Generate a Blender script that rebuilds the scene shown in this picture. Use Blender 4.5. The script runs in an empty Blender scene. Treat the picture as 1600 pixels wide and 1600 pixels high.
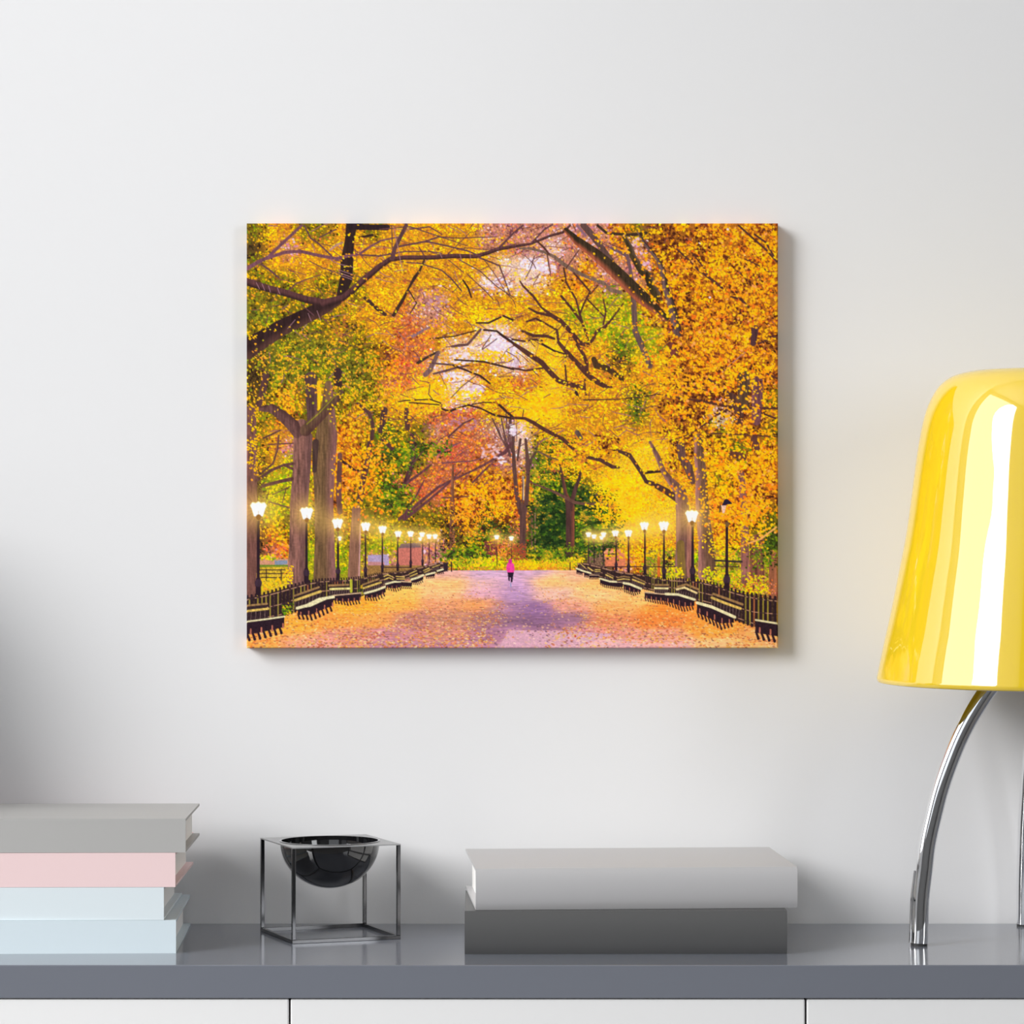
import bpy, bmesh, math, random
from mathutils import Vector, Matrix
import numpy as np
C = bpy.context.scene.collection
SC = bpy.context.scene
F, DW, ZC, TOP = 5400., 3.3, 1.193, 0.8      # focal length in px, camera to wall, eye height, worktop height

# ---------------------------------------------------------------- materials
def mat(name, col, rough=.5, metal=0., spec=.5, coat=0., bump=0., bscale=200., coat_rough=.05, trans=0.):
    m = bpy.data.materials.new(name); m.use_nodes = True
    nt = m.node_tree; b = nt.nodes['Principled BSDF']
    b.inputs['Base Color'].default_value = (*col, 1); b.inputs['Roughness'].default_value = rough
    b.inputs['Metallic'].default_value = metal; b.inputs['Specular IOR Level'].default_value = spec
    b.inputs['Coat Weight'].default_value = coat; b.inputs['Coat Roughness'].default_value = coat_rough
    tc = nt.nodes.new('ShaderNodeTexCoord'); nz = nt.nodes.new('ShaderNodeTexNoise'); nz.inputs['Scale'].default_value = bscale
    nt.links.new(tc.outputs['Object'], nz.inputs['Vector'])
    if bump:
        bp = nt.nodes.new('ShaderNodeBump'); bp.inputs['Strength'].default_value = bump; bp.inputs['Distance'].default_value = .0005
        nt.links.new(nz.outputs['Fac'], bp.inputs['Height']); nt.links.new(bp.outputs['Normal'], b.inputs['Normal'])
    mr = nt.nodes.new('ShaderNodeMapRange'); mr.inputs['To Min'].default_value = max(rough-.02, 0); mr.inputs['To Max'].default_value = rough+.02
    nt.links.new(nz.outputs['Fac'], mr.inputs['Value']); nt.links.new(mr.outputs['Result'], b.inputs['Roughness'])
    return m
def srgb(*c): return tuple(((v/255.)/12.92 if v <= 10 else (((v/255.)+.055)/1.055)**2.4) for v in c)

# ---------------------------------------------------------------- mesh helpers
def obj(name, bm, m, parent=None, smooth=None, bevel=0, seg=2):
    bmesh.ops.remove_doubles(bm, verts=bm.verts, dist=1e-6)
    bmesh.ops.recalc_face_normals(bm, faces=bm.faces)
    me = bpy.data.meshes.new(name); bm.to_mesh(me); bm.free(); me.materials.append(m)
    o = bpy.data.objects.new(name, me); C.objects.link(o); o.parent = parent
    if smooth is not None:
        me.polygons.foreach_set('use_smooth', [True]*len(me.polygons))
        if smooth < 180: me.set_sharp_from_angle(angle=math.radians(smooth))
    if bevel:
        b = o.modifiers.new('Bevel', 'BEVEL'); b.width = bevel; b.segments = seg; b.limit_method = 'ANGLE'; b.angle_limit = math.radians(40)
    return o
def box(bm, x0, x1, y0, y1, z0, z1):
    v = [bm.verts.new((x, y, z)) for x in (x0, x1) for y in (y0, y1) for z in (z0, z1)]
    for f in ((0,1,3,2),(4,6,7,5),(0,4,5,1),(2,3,7,6),(0,2,6,4),(1,5,7,3)): bm.faces.new([v[i] for i in f])
def tag(o, label=None, cat=None, group=None, kind=None):
    if label: o['label'] = label
    if cat: o['category'] = cat
    if group: o['group'] = group
    if kind: o['kind'] = kind
    return o
def thing(name, loc, label, cat, rz=0, group=None):
    o = bpy.data.objects.new(name, None); C.objects.link(o); o.location = loc; o.rotation_euler = (0, 0, rz); o.empty_display_size = .05
    return tag(o, label, cat, group)
def struct(name, bm, m, **k): return tag(obj(name, bm, m, **k), kind='structure')
def lathe(prof, n=96):
    bm = bmesh.new(); rings = []
    for r, z in prof:
        if r < 1e-6: rings.append([bm.verts.new((0, 0, z))])
        else: rings.append([bm.verts.new((r*math.cos(2*math.pi*i/n), r*math.sin(2*math.pi*i/n), z)) for i in range(n)])
    for a, b in zip(rings, rings[1:]):
        for i in range(n):
            j = (i+1) % n
            if len(a) == 1 and len(b) == 1: continue
            if len(a) == 1: bm.faces.new((a[0], b[i], b[j]))
            elif len(b) == 1: bm.faces.new((a[i], a[j], b[0]))
            else: bm.faces.new((a[i], a[j], b[j], b[i]))
    return bm
def sweep(path, sect, up=None):
    """a closed section carried along a path of (point, side vector, scale)"""
    bm = bmesh.new(); rings = []
    n = len(path)
    for i, (p, side, sc) in enumerate(path):
        t = (path[min(i+1, n-1)][0]-path[max(i-1, 0)][0]).normalized()
        s = (side-t*side.dot(t)).normalized(); u = t.cross(s)
        rings.append([bm.verts.new(p+s*a*sc+u*b*sc) for a, b in sect])
    k = len(sect)
    for a, b in zip(rings, rings[1:]):
        for i in range(k): bm.faces.new((a[i], a[(i+1) % k], b[(i+1) % k], b[i]))
    bm.faces.new(rings[0][::-1]); bm.faces.new(rings[-1])
    return bm
# ---------------------------------------------------------------- the printed picture
import numpy as np, math
X0, Y0, PW, PH, SS = 385, 348, 831, 665, 2
def paint_print():
    rng = np.random.RandomState(7)
    H, W = PH*SS, PW*SS
    img = np.zeros((H, W, 3), np.float32)
    def noise(cx, cy, seed):
        r = np.random.RandomState(seed)
        gh, gw = int(H/cy)+3, int(W/cx)+3
        g = r.rand(gh, gw).astype(np.float32)
        y = np.arange(H)/cy; x = np.arange(W)/cx
        yi = y.astype(int); xi = x.astype(int)
        fy = (y-yi)[:, None]; fx = (x-xi)[None, :]
        fy = fy*fy*(3-2*fy); fx = fx*fx*(3-2*fx)
        a = g[yi][:, xi]; b = g[yi][:, xi+1]; c = g[yi+1][:, xi]; d = g[yi+1][:, xi+1]
        return (a*(1-fx)+b*fx)*(1-fy)+(c*(1-fx)+d*fx)*fy
    clump = .3*noise(34, 20, 1)+.42*noise(13, 8, 2)+.28*noise(7, 5, 3)
    lum = .3*noise(24, 13, 31)+.4*noise(9, 6, 32)+.3*noise(5, 4, 33)
    hue = .6*noise(60, 44, 4)+.4*noise(22, 16, 5)
    bark = .5*noise(3, 26, 6)+.3*noise(5, 60, 8)+.2*noise(4, 4, 7)
    grain = noise(3, 3, 9)
    # ---- kinds of foliage: deep gap colour, then leaf colours with weights
    K = {
     'G': ((72,58,18), [((196,150,22),5),((226,172,26),5),((150,142,26),5),((118,128,24),4),((86,104,22),3),((78,54,30),3),((232,150,50),2),((60,46,22),2)], .34),
     'H': ((62,54,20), [((206,164,34),4),((160,152,34),5),((124,136,30),5),((96,116,30),4),((70,84,26),3),((230,160,44),2)], .42),
     'Y': ((150,88,30), [((255,190,18),8),((246,172,26),8),((250,158,34),5),((255,204,40),5),((228,146,36),3),((206,120,50),3),((150,84,52),2),((190,160,30),2)], .22),
     'O': ((112,52,22), [((255,166,26),9),((255,180,34),8),((248,150,30),7),((234,122,32),4),((176,84,32),2),((110,54,28),2),((240,160,84),2)], .34),
     'o': ((80,38,24), [((255,168,28),9),((255,182,36),7),((248,146,28),6),((228,112,30),3),((150,74,36),3),((84,44,30),3),((150,96,76),1)], .52),
     'P': ((160,100,84), [((232,160,90),5),((208,140,130),5),((190,130,150),4),((240,170,60),5),((150,92,96),4),((222,190,200),3),((226,120,60),3),((110,66,66),2)], .28),
     'S': ((224,190,190), [((246,230,232),6),((234,206,220),5),((240,190,140),5),((250,186,60),6),((222,170,176),3),((190,140,150),2)], .15),
     'R': ((150,74,44), [((228,118,48),6),((236,140,50),6),((214,104,74),5),((206,130,110),4),((150,76,64),4),((240,160,50),3),((176,60,40),1)], .3),
     'L': ((120,112,20), [((206,196,30),6),((170,180,26),6),((126,156,24),4),((232,190,34),6),((90,130,20),3),((190,150,60),2)], .24),
     'g': ((50,62,22), [((82,116,24),6),((112,136,28),6),((150,150,34),4),((56,84,26),4),((196,160,40),3),((50,44,26),3)], .4),
     'E': ((26,42,20), [((44,72,26),6),((66,92,30),5),((90,104,34),3),((30,48,22),5),((160,130,40),2)], .45),
     'D': ((50,34,24), [((84,56,38),4),((150,110,36),3),((200,144,36),3),((46,34,26),5),((90,96,30),3)], .5),
     'y': ((190,140,20), [((240,190,26),6),((206,190,36),5),((226,160,40),3)], .2),
     'W': ((214,178,60), [((252,190,22),9),((255,200,34),8),((248,176,24),6),((226,150,40),2)], .12),
    }
    rows = [r.split() for r in (
        "G Y Y G G Y Y G Y Y Y Y Y Y P P P P P P P P O G o o o O O O O O",
        "D Y P Y Y Y Y Y Y Y Y Y Y Y P Y P P S P P P O P o o o o O O O O",
        "G Y Y Y Y Y Y Y Y Y Y Y Y Y Y S S S P P O P P P o O O O O o O O",
        "G G G Y G G G Y Y Y Y Y Y Y S P S S Y O O P P P o O O O O O o O",
        "G G G G G Y G Y Y Y P P Y Y Y Y Y Y Y Y Y L L O O O o O O O O O",
        "H H G G G G Y Y Y R P P Y Y Y Y Y Y Y L L L L L O o o O O o O O",
        "G H H H G Y G Y Y R R Y Y Y S S Y Y W Y L L L L L O o O O O O o",
        "H H H H H H G G O R R Y S S S S S W W Y Y Y g L L O O O O O O o",
        "D H H H H H H G O R R S Y Y Y S S Y W Y Y Y D Y Y Y O O O O O O",
        "D H H H H H H G R R W Y S S Y Y R Y W Y Y Y Y Y Y Y o O o O o O",
        "D G O G Y G G G Y W W W S S Y Y Y W W Y Y Y Y g Y o o o o o o G",
        "G G O G G G O G Y Y Y R R R Y Y W W W Y Y Y Y g Y o o o S o o Y",
        "G Y Y G G O O G g G G P R R P S S Y Y Y Y Y Y Y Y Y o o G O o G",
        "G Y P G O O O G g G G R R R R P S G Y Y Y o Y W W Y o Y o g O O O",
        "D Y L L O O O G G G G R R R O P P g Y Y Y Y W W W Y o Y O O O O",
        "D L L L O O O O g R R R R O O O O L g E G W W W W Y Y Y G O O O",
        "D L L L O O G G g G R R O O O O O L E E E W W W W W Y Y O O O o",
        "D L G G D O G G G G G G O O g O R E E E g E W W W W Y Y O O o G",
        "D O G G G G O G L G G G D O g E R E E E E g W W W Y Y Y O O G g",
        "D R O L L L G L L L P P G g D R g g g g g P Y Y Y Y Y Y Y G G g",
        "D P L L L L L P P P P P g L L L y y y L D D P O o o o o L L G O")]
    rows = [r[:32]+r[-1:]*max(0, 32-len(r)) for r in rows]
    # base colour from the map, softened, plus gaps
    rh = len(rows)
    for k in K: K[k][1].sort(key=lambda q: -(q[0][0]*.5+q[0][1]*.7+q[0][2]*.3))
    gm = np.array([[K[c][0] for c in r] for r in rows], np.float32)
    gb = np.array([[np.average([q[0] for q in K[c][1]], axis=0, weights=[q[1] for q in K[c][1]]) for c in r] for r in rows], np.float32)
    base = gm*.45+gb*.55
    def up(g):
        y = np.clip(np.arange(H)/(26*SS)-.5, 0, rh-1.001); x = np.clip(np.arange(W)/(26*SS)-.5, 0, 30.999)
        yi = y.astype(int); xi = x.astype(int); fy = (y-yi)[:, None, None]; fx = (x-xi)[None, :, None]
        return (g[yi][:, xi]*(1-fx)+g[yi][:, xi+1]*fx)*(1-fy)+(g[yi+1][:, xi]*(1-fx)+g[yi+1][:, xi+1]*fx)*fy
    img[:] = up(base)*(.8+.4*grain[..., None])
    # ---- leaf stamps
    stamps = {}
    def stamp(sz, ang, asp):
        k = (sz, ang, asp)
        if k not in stamps:
            R = sz*SS/2.; n = int(math.ceil(R))+1
            yy, xx = np.mgrid[-n:n+1, -n:n+1].astype(np.float32)
            a = ang*math.pi/8
            u = xx*math.cos(a)+yy*math.sin(a); v = -xx*math.sin(a)+yy*math.cos(a)
            d = np.sqrt((u/R)**2+(v/(R*asp))**2)
            stamps[k] = (np.clip((1.15-d)*R*.9, 0, 1)[..., None].astype(np.float32), n)
        return stamps[k]
    def dab(x, y, col, sz, ang=None, asp=None, op=1.):
        ang = rng.randint(8) if ang is None else ang
        asp = (.5, .65, .85)[rng.randint(3)] if asp is None else asp
        m, n = stamp(sz, ang, asp)
        ix, iy = int((x-X0)*SS), int((y-Y0)*SS)
        x0, x1, y0, y1 = ix-n, ix+n+1, iy-n, iy+n+1
        if x0 < 0 or y0 < 0 or x1 > W or y1 > H:
            cx0, cy0, cx1, cy1 = max(x0, 0), max(y0, 0), min(x1, W), min(y1, H)
            if cx1 <= cx0 or cy1 <= cy0: return
            m = m[cy0-y0:cy0-y0+cy1-cy0, cx0-x0:cx0-x0+cx1-cx0]; x0, x1, y0, y1 = cx0, cx1, cy0, cy1
        s = img[y0:y1, x0:x1]
        s += (np.asarray(col, np.float32)-s)*(m*op)
    def kind(x, y):
        c = int((x-X0)/26.+rng.uniform(-.55, .55)); r = int((y-Y0)/26.+rng.uniform(-.55, .55))
        return rows[min(max(r, 0), rh-1)][min(max(c, 0), 31)]
    cum = {k: np.cumsum([q[1] for q in v[1]])/float(sum(q[1] for q in v[1])) for k, v in K.items()}
    def leafdab(x, y, k=None, lo=2.5, hi=4.2, bright=False):
        k = k or kind(x, y); gap, cols, dk = K[k]
        ix = min(max(int((x-X0)*SS), 0), W-1); iy = min(max(int((y-Y0)*SS), 0), H-1)
        cl = clump[iy, ix]
        if bright and k not in 'WL' and cl < .47 and rng.rand() < .8: return
        if not bright and cl < dk*.74+.1 and rng.rand() < .9:
            c = np.array(gap, float)*rng.uniform(.7, 1.25)
        else:
            u = min(max((.5-lum[iy, ix])*2.3+.5+rng.uniform(-.26, .26), 0), .999)
            c = np.array(cols[int(np.searchsorted(cum[k], u))][0], float)
            if bright and c.sum() < 330: c = np.array(cols[0][0], float)
            c *= rng.uniform(.94, 1.1)
            h = hue[iy, ix]-.56; c += np.array([h*14, h*36, -h*20])
        g_ = c.mean(); c = np.clip(g_+(c-g_)*1.12, 8, 255)*np.array([1.02,1.02,1.])
        c = np.clip(c, 8, 255)
        if k in 'oO': lo, hi = lo*1.12, hi*1.2
        dab(x, y, c, round(rng.uniform(lo, hi)*2)/2., asp=(.5 if k in 'YWS' and rng.rand() < .5 else None), ang=(0 if k in 'YWSEg' and rng.rand() < .45 else None))
    def foliage(x0, y0, x1, y1, n, **kw):
        jx, jy = min(9, (x1-x0)*.13), min(7, (y1-y0)*.13)
        if n > 40000: jx = jy = 0
        for _ in range(n): leafdab(rng.uniform(x0, x1)+rng.randn()*jx, min(rng.uniform(y0, y1)+rng.randn()*jy, max(y1, 897) if y1 > 880 else 892), **kw)
    foliage(385, 348, 1216, 897, 47000)
    # ---- strokes
    def seg(xa, ya, wa, xb, yb, wb, col, tex=.5, edge=0, ecol=None, soft=.6):
        xa, ya, xb, yb = (xa-X0)*SS, (ya-Y0)*SS, (xb-X0)*SS, (yb-Y0)*SS
        m = max(wa, wb)*SS/2.+2
        x0, x1 = int(max(min(xa, xb)-m, 0)), int(min(max(xa, xb)+m+1, W))
        y0, y1 = int(max(min(ya, yb)-m, 0)), int(min(max(ya, yb)+m+1, H))
        if x1 <= x0 or y1 <= y0: return
        yy, xx = np.mgrid[y0:y1, x0:x1].astype(np.float32)
        dx, dy = xb-xa, yb-ya; L2 = dx*dx+dy*dy+1e-6
        t = np.clip(((xx-xa)*dx+(yy-ya)*dy)/L2, 0, 1)
        px, py = xx-xa-t*dx, yy-ya-t*dy
        d = np.sqrt(px*px+py*py); r = (wa+(wb-wa)*t)*SS/2.
        mk = np.clip((r-d)/soft+.5, 0, 1)[..., None]
        c = np.asarray(col, np.float32)*(1-tex/2+tex*bark[y0:y1, x0:x1, None]*1.0)
        if ecol is not None:
            # the sign of the offset picks one side of the limb
            side = (px*(-dy)+py*dx)/math.sqrt(L2)/np.maximum(r, .5)*edge
            w = np.clip(side*1.4, 0, 1)[..., None]
            c = c*(1-w)+np.asarray(ecol, np.float32)*(.75+.5*bark[y0:y1, x0:x1, None])*w
        s = img[y0:y1, x0:x1]; s += (c-s)*mk
    def br(pts, col=(84,52,54), w=None, **kw):
        P = [(p[0], p[1], p[2] if len(p) > 2 else w) for p in pts]
        for a, b in zip(P, P[1:]): seg(*a, *b, col, **kw)
    def poly(pts, col, tex=.2):
        P = [((x-X0)*SS, (y-Y0)*SS) for x, y in pts]
        x0 = int(max(min(p[0] for p in P)-1, 0)); x1 = int(min(max(p[0] for p in P)+2, W))
        y0 = int(max(min(p[1] for p in P)-1, 0)); y1 = int(min(max(p[1] for p in P)+2, H))
        if x1 <= x0 or y1 <= y0: return
        yy, xx = np.mgrid[y0:y1, x0:x1].astype(np.float32); xx += .5; yy += .5
        ins = np.zeros(xx.shape, bool)
        for (xa, ya), (xb, yb) in zip(P, P[1:]+P[:1]):
            if ya == yb: continue
            c = ((ya > yy) != (yb > yy)) & (xx < (xb-xa)*(yy-ya)/(yb-ya)+xa)
            ins ^= c
        s = img[y0:y1, x0:x1]; t = (np.asarray(col, np.float32)*(1-tex/2+tex*grain[y0:y1, x0:x1, None]))
        s[ins] = t[ins]
    dark, mau, brn, lit = (60,38,36), (112,70,82), (84,54,48), (126,84,86)
    # far things behind the trunks
    poly([(622,856),(658,853),(658,888),(622,888)], (196,112,98)); poly([(626,850),(656,848),(657,856),(622,857)], (120,92,96))
    poly([(574,868),(604,867),(607,872),(607,890),(574,890)], (172,150,184)); poly([(574,878),(600,879),(600,890),(574,890)], (190,130,130))
    poly([(404,874),(449,874),(449,890),(404,890)], (200,140,110)); poly([(428,876),(448,876),(448,882),(428,884)], (130,140,160)); poly([(404,884),(470,884),(470,935),(384,940)], (196,160,44), .5)
    poly([(574,884),(700,884),(700,896),(574,905)], (150,110,60), .4)
    poly([(404,883),(449,883),(449,886),(404,887)], (110,130,40))
    for xx in (414.5, 438): seg(xx, 890, 1.6, xx, 907, 1.6, (52,34,40))
    for yy in (891, 896.5, 903): seg(404, yy, 1.3, 448, yy, 1.3, (60,40,40))
    foliage(427, 850, 449, 870, 60, k='R'); foliage(404, 868, 430, 876, 40, k='L')
    foliage(404, 905, 462, 926, 160, k='y')
    poly([(918,856),(945,856),(945,888),(918,888)], (120,90,70), .8); poly([(1008,860),(1216,860),(1216,940),(1008,905)], (150,120,50), .8)
    foliage(1010, 862, 1216, 925, 1500, k='L'); foliage(1040, 866, 1060, 890, 40, k='D')
    poly([(945,861),(962,861),(978,864),(978,887),(946,887)], (214,122,86)); poly([(944,860),(964,860),(964,864),(944,865)], (232,150,110))
    br([(953,860,3),(958,850,5),(963,846,4)], (140,100,60)); br([(962,847,4),(966,858,2)], (140,100,60))
    seg(1030, 866, 4, 1030, 900, 5, (206,104,40))
    # central far trees
    cen = (92,62,58)
    br([(783,653,2),(789,683,4),(797,712,4)], cen); br([(769,653,2),(782,682,3),(795,705,3)], cen)
    br([(797,655,5),(795,683,4),(800,705,4)], cen); br([(790,640,2),(792,668,3)], cen)
    for a in range(9): seg(775+a*4, 652+rng.rand()*8, 1.2, 786+a*2.6, 690, 1.4, (120,86,86))
    br([(817,745,3),(817,780,3)], (236,220,214), tex=.1)
    br([(801,680,4),(803,726,6),(807,772,7),(814,801,9)], cen); br([(813,686,4),(808,719,3)], cen)
    br([(821,686,4),(824,717,6),(825,746,6),(822,785,7),(817,805,10),(816,868,10)], cen)
    br([(837,706,4),(829,719,5),(826,735,4)], cen); br([(841,690,2),(837,706,3)], cen)
    br([(817,745,1.6),(816,790,2)], cen)
    br([(831,800,2),(831,860,2)], (120,80,70)); br([(836,800,1.4),(836,860,1.4)], (150,110,90))
    foliage(842, 770, 960, 862, 3600, k='E'); foliage(905, 800, 955, 850, 800, k='g')
    foliage(842, 690, 905, 762, 900, k='g', lo=2, hi=3.5); foliage(862, 690, 930, 745, 700, k='Y')
    for _ in range(90):
        x, y = rng.uniform(848, 955), rng.uniform(785, 860); w = rng.uniform(4, 10)
        seg(x, y, 1.5, x-w, y+w*.4, 1, (36,60,24)); 
    t2 = (78,50,48)
    br([(891,868,13),(891,792,14),(884,772,6),(879,746,5),(876,730,3)], t2, edge=1, ecol=(120,66,50)); br([(891,792,8),(900,761,6),(905,748,5),(908,735,3)], t2)
    br([(828,753,2),(863,767,4),(885,778,5),(898,785,5),(918,788,4),(944,786,5),(960,795,3),(975,801,2)], (104,70,60))
    br([(841,705,3),(859,714,3),(872,718,2)], (110,80,60)); br([(930,775,2),(936,768,3),(946,760,2)], (96,70,60))
    # red thicket on the left of centre
    br([(643,680,8),(644,719,9),(637,743,8),(630,760,7)], (78,46,50))
    br([(623,811,5),(655,785,5),(684,761,4),(710,748,4),(736,736,3),(763,722,4),(789,706,6),(799,692,5)], (98,58,62))
    br([(631,811,6),(665,785,4),(697,758,3),(720,735,2)], (98,58,62)); br([(625,761,5),(651,743,4),(673,726,3)], (98,58,62))
    br([(677,711,4),(706,697,2),(720,690,1)], (110,70,90)); br([(631,805,4),(651,772,3),(662,750,2)], (98,58,62)); br([(690,723,2),(736,720,2),(765,712,1.5)], (110,66,80), w=2)
    br([(689,778),(718,777),(753,772)], (98,58,62), w=1.8); br([(736,756,3),(753,738,3),(770,722,2)], (98,58,62)); br([(640,805,4),(690,765,2.5)], (98,58,62))
    for _ in range(160):
        x, y = rng.uniform(640, 790), rng.uniform(655, 770); a = rng.uniform(-1.1, -.3); l = rng.uniform(6, 22)
        seg(x, y, .9, x+l*math.cos(a), y+l*math.sin(a), .6, (124,74,80))
    br([(707,726,3),(706,772,6),(706,876,10)], (132,82,60), tex=.8)
    foliage(640, 690, 700, 712, 260, k='g'); foliage(690, 800, 800, 862, 900, k='D', lo=2, hi=3.4); foliage(715, 760, 800, 815, 900, k='O', lo=2, hi=3.4)
    foliage(592, 760, 640, 796, 420, k='g'); foliage(605, 700, 645, 735, 320, k='g'); foliage(735, 826, 800, 862, 420, k='g', lo=2, hi=3.2)
    for _ in range(260):
        leafdab(rng.uniform(695, 790), rng.uniform(790, 862), 'O', 1.5, 2.6, True)
    # sky openings
    def opening(x, y, rx, ry, n=60, cols=((240,232,238),(232,214,228),(222,200,222))):
        for _ in range(n):
            a, r = rng.uniform(0, 6.28), math.sqrt(rng.rand())
            dab(x+rx*r*math.cos(a), y+ry*r*math.sin(a), cols[rng.randint(3)], 4.5, 0, .65, .85)
    opening(835, 411, 22, 10, 90); opening(858, 418, 14, 8, 40); opening(785, 538, 26, 14, 150); opening(770, 525, 14, 8, 40); opening(725, 560, 26, 9, 60)
    opening(712, 588, 22, 8, 70); opening(745, 606, 14, 8, 40, ((222,190,222),(212,180,206),(240,226,230))); opening(780, 443, 22, 10, 50)
    opening(803, 560, 5, 20, 40); opening(802, 672, 5, 12, 30); opening(723, 662, 22, 12, 50, ((190,120,140),(206,140,130),(176,110,130))); opening(765, 706, 18, 12, 40, ((222,170,180),(214,150,130),(230,200,210)))
    opening(784, 718, 8, 6, 14); opening(817, 455, 10, 8, 12, ((214,160,190),(224,180,190),(200,150,180))); opening(1011, 418, 7, 12, 30, ((214,150,190),(224,180,190),(230,190,200)))
    opening(995, 385, 8, 16, 30, ((224,170,200),(234,190,190),(230,190,200))); opening(1128, 657, 12, 8, 30, ((196,180,120),(216,190,150),(190,170,150)))
    opening(895, 364, 8, 8, 16, ((214,160,190),(224,180,190),(200,150,180))); opening(685, 475, 20, 16, 26, ((190,140,160),(214,160,150),(170,120,140)))
    for x, y in ((1138,356),(1094,378),(1164,396),(1012,374),(1110,463),(1137,417)): dab(x, y, (240,214,214), 4)
    for _ in range(16):
        x = 792+rng.rand()*20; y = 528+rng.rand()*30; seg(x, y, .8, x+rng.uniform(-6, 6), y+24, .6, (196,160,180), tex=.2)
    foliage(750, 548, 802, 562, 130, k='W'); foliage(680, 590, 800, 600, 60, k='Y'); foliage(655, 598, 700, 640, 300, k='W')
    foliage(700, 612, 800, 630, 280, k='W'); foliage(730, 480, 800, 505, 260, k='W'); foliage(800, 615, 870, 655, 800, k='W'); foliage(935, 745, 1005, 815, 1500, k='W')
    # ---- fine twigs all through the crowns
    for _ in range(420):
        x, y = rng.uniform(385, 1060), rng.uniform(350, 690)
        k = rows[int((y-Y0)/26)][int((x-X0)/26)]
        if k in 'G' and rng.rand() < .6: continue
        toR = x < 800
        a = rng.uniform(.1, 1.1) if toR else rng.uniform(2.0, 3.1)
        if rng.rand() < .3: a = -a
        P = [(x, y, 1.3)]
        for q in range(rng.randint(2, 6)):
            a += rng.uniform(-.35, .35); l = rng.uniform(5, 10); x += l*math.cos(a); y += l*math.sin(a)*.8; P.append((x, y, max(.5, 1.3-.18*q)))
        br(P, ((124,70,64),(104,60,60),(150,96,104))[rng.randint(3)], tex=.3)
    # ---- limbs of the upper left
    br([(548,350,17),(545,374,15),(541,407,20),(540,433,20),(532,457,14)], (50,34,32)); br([(548,352,10),(575,353,9),(604,353,9)], (44,30,34)); br([(561,369,4),(581,365,4)], (50,34,30))
    br([(527,470,11),(502,480,22),(469,496,24),(436,512,26),(412,527,28),(384,544,33)], (50,32,32), edge=-1, ecol=(80,52,46), tex=.7)
    br([(384,438.5,12),(417,449,11),(443,455.6,11),(476,466,11),(506,472,13),(535,463.5,10),(548,453,10),(568,434.6,10),(594,413,9),(609,403,8),(631,400.5,7),(671,400.5,7),(710,398,7),(743,398.5,6.5),(763,392.6,6),(778,387,6),(802,383,5),(829,379,4),(860,366,4),(879,361,4),(891,350,3)], (88,54,54), edge=1, ecol=(54,34,34), tex=.5)
    br([(612,402,7),(615.6,387,6.5),(625,367.7,6),(634,350,6)], (92,60,62))
    br([(384,418,6),(401,408,6),(417,400,5),(441,377,5),(470,350,4)], mau); br([(409,404,5),(442,392.6,5),(468,390.6,5),(495.5,397,5),(526,402.5,5),(541.5,398,5),(560,395,4),(581,381,3),(594,374,2.5),(622,368,2)], mau)
    thin = (96,60,66)
    for L in ([(623,383,3),(665,375,3),(697,382,2.5),(730,390,2.5),(750,398,2)], [(560,396,2.5),(592,398,2.5),(631,391,2),(671,391,2),(690,394,1.5)],
              [(665,375,3),(684,368,2.5),(710,370,1.5),(776,368,1.5)], [(778,387,4),(802,362,3),(817,350,3)], [(829,379,3),(851,356,2.5),(863,349,2.5)],
              [(626,407,2),(657,410,2),(689,420,2),(704,433,2.5),(721,453,2)], [(747,400,2.5),(780,413,2.5),(789,437,2),(797,460,2)], [(717,404,1.6),(749,421,1.6),(776,446,1.6),(802,463,1.6)],
              [(730,427,1.5),(760,455,1.5),(770,466,1.5)], [(474,350,2.5),(484,370,2.5),(496,378,2.5),(517,398,2.5)], [(498,369,2),(524,356,2)], [(407,411,2.5),(421,421,3),(434,432,2.5)],
              [(482,406,1.4),(502,416,1.4),(528,425,1.4),(552,432,1.2)], [(449,453,2),(460,442,2),(482,433,1.5),(502,427,1.2)], [(469,474,1.6),(489,491,1.6)], [(592,356,1.5),(640,352,2),(700,372,1.5),(730,382,1)],
              [(640,356,2),(670,352,2),(690,364,1.5)], [(654,384,1.5),(662,397,1.5)], [(700,404,1.2),(724,424,1.2)], [(611,350,1.5),(612,385,1.5)], [(757,405,1.2),(775,430,1.2),(790,455,1)],
              [(697,397,1.5),(715,380,1.2),(735,360,1)], [(725,385,1.2),(760,388,1.2),(778,387,1)], [(434,455,1.4),(422,470,1)], [(568,434,1.4),(552,428,1)]): br(L, thin)
    for L in ([(399,440),(404,450)], [(408,442),(412,452)], [(418,445),(421,455)], [(432,448),(436,458)], [(614,352),(628,420)], [(686,392),(690,401)], [(718,395),(721,406)], [(734,392),(735,402)], [(480,488),(485,500)], [(478,505),(470,515)], [(494,484),(500,500)], [(460,498),(448,512)], [(526,410),(552,416)], [(528,420),(550,427)], [(529,424),(549,432)], [(529,428),(549,435)]):
        br(L, (160,116,126), w=1, tex=.1)
    br([(662,405,3),(655,421,3.5),(647,432,5.5),(637,450,3),(629,466,5.5),(614,491,5.5)], (62,42,36)); br([(723,436,2.5),(731,448,3),(736,463,2.5)], dark); br([(637,450,2),(650,472,2),(640,488,1.5)], dark)
    br([(515,388,3.5),(524,381,4),(534,377,3)], (176,130,110)); br([(569,464,5),(590,482,6),(601,490,5)], (66,44,40))
    br([(652,566,5),(665,558,4),(684,548,3)], (62,46,40)); br([(684,550,6),(671,577,8),(664,584,8)], (116,84,84)); br([(706,540,4),(730,537,4),(740,526,4),(750,514,4)], (98,66,66)); br([(671,528,2),(710,524,2),(743,515,2)], dark)
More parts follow.
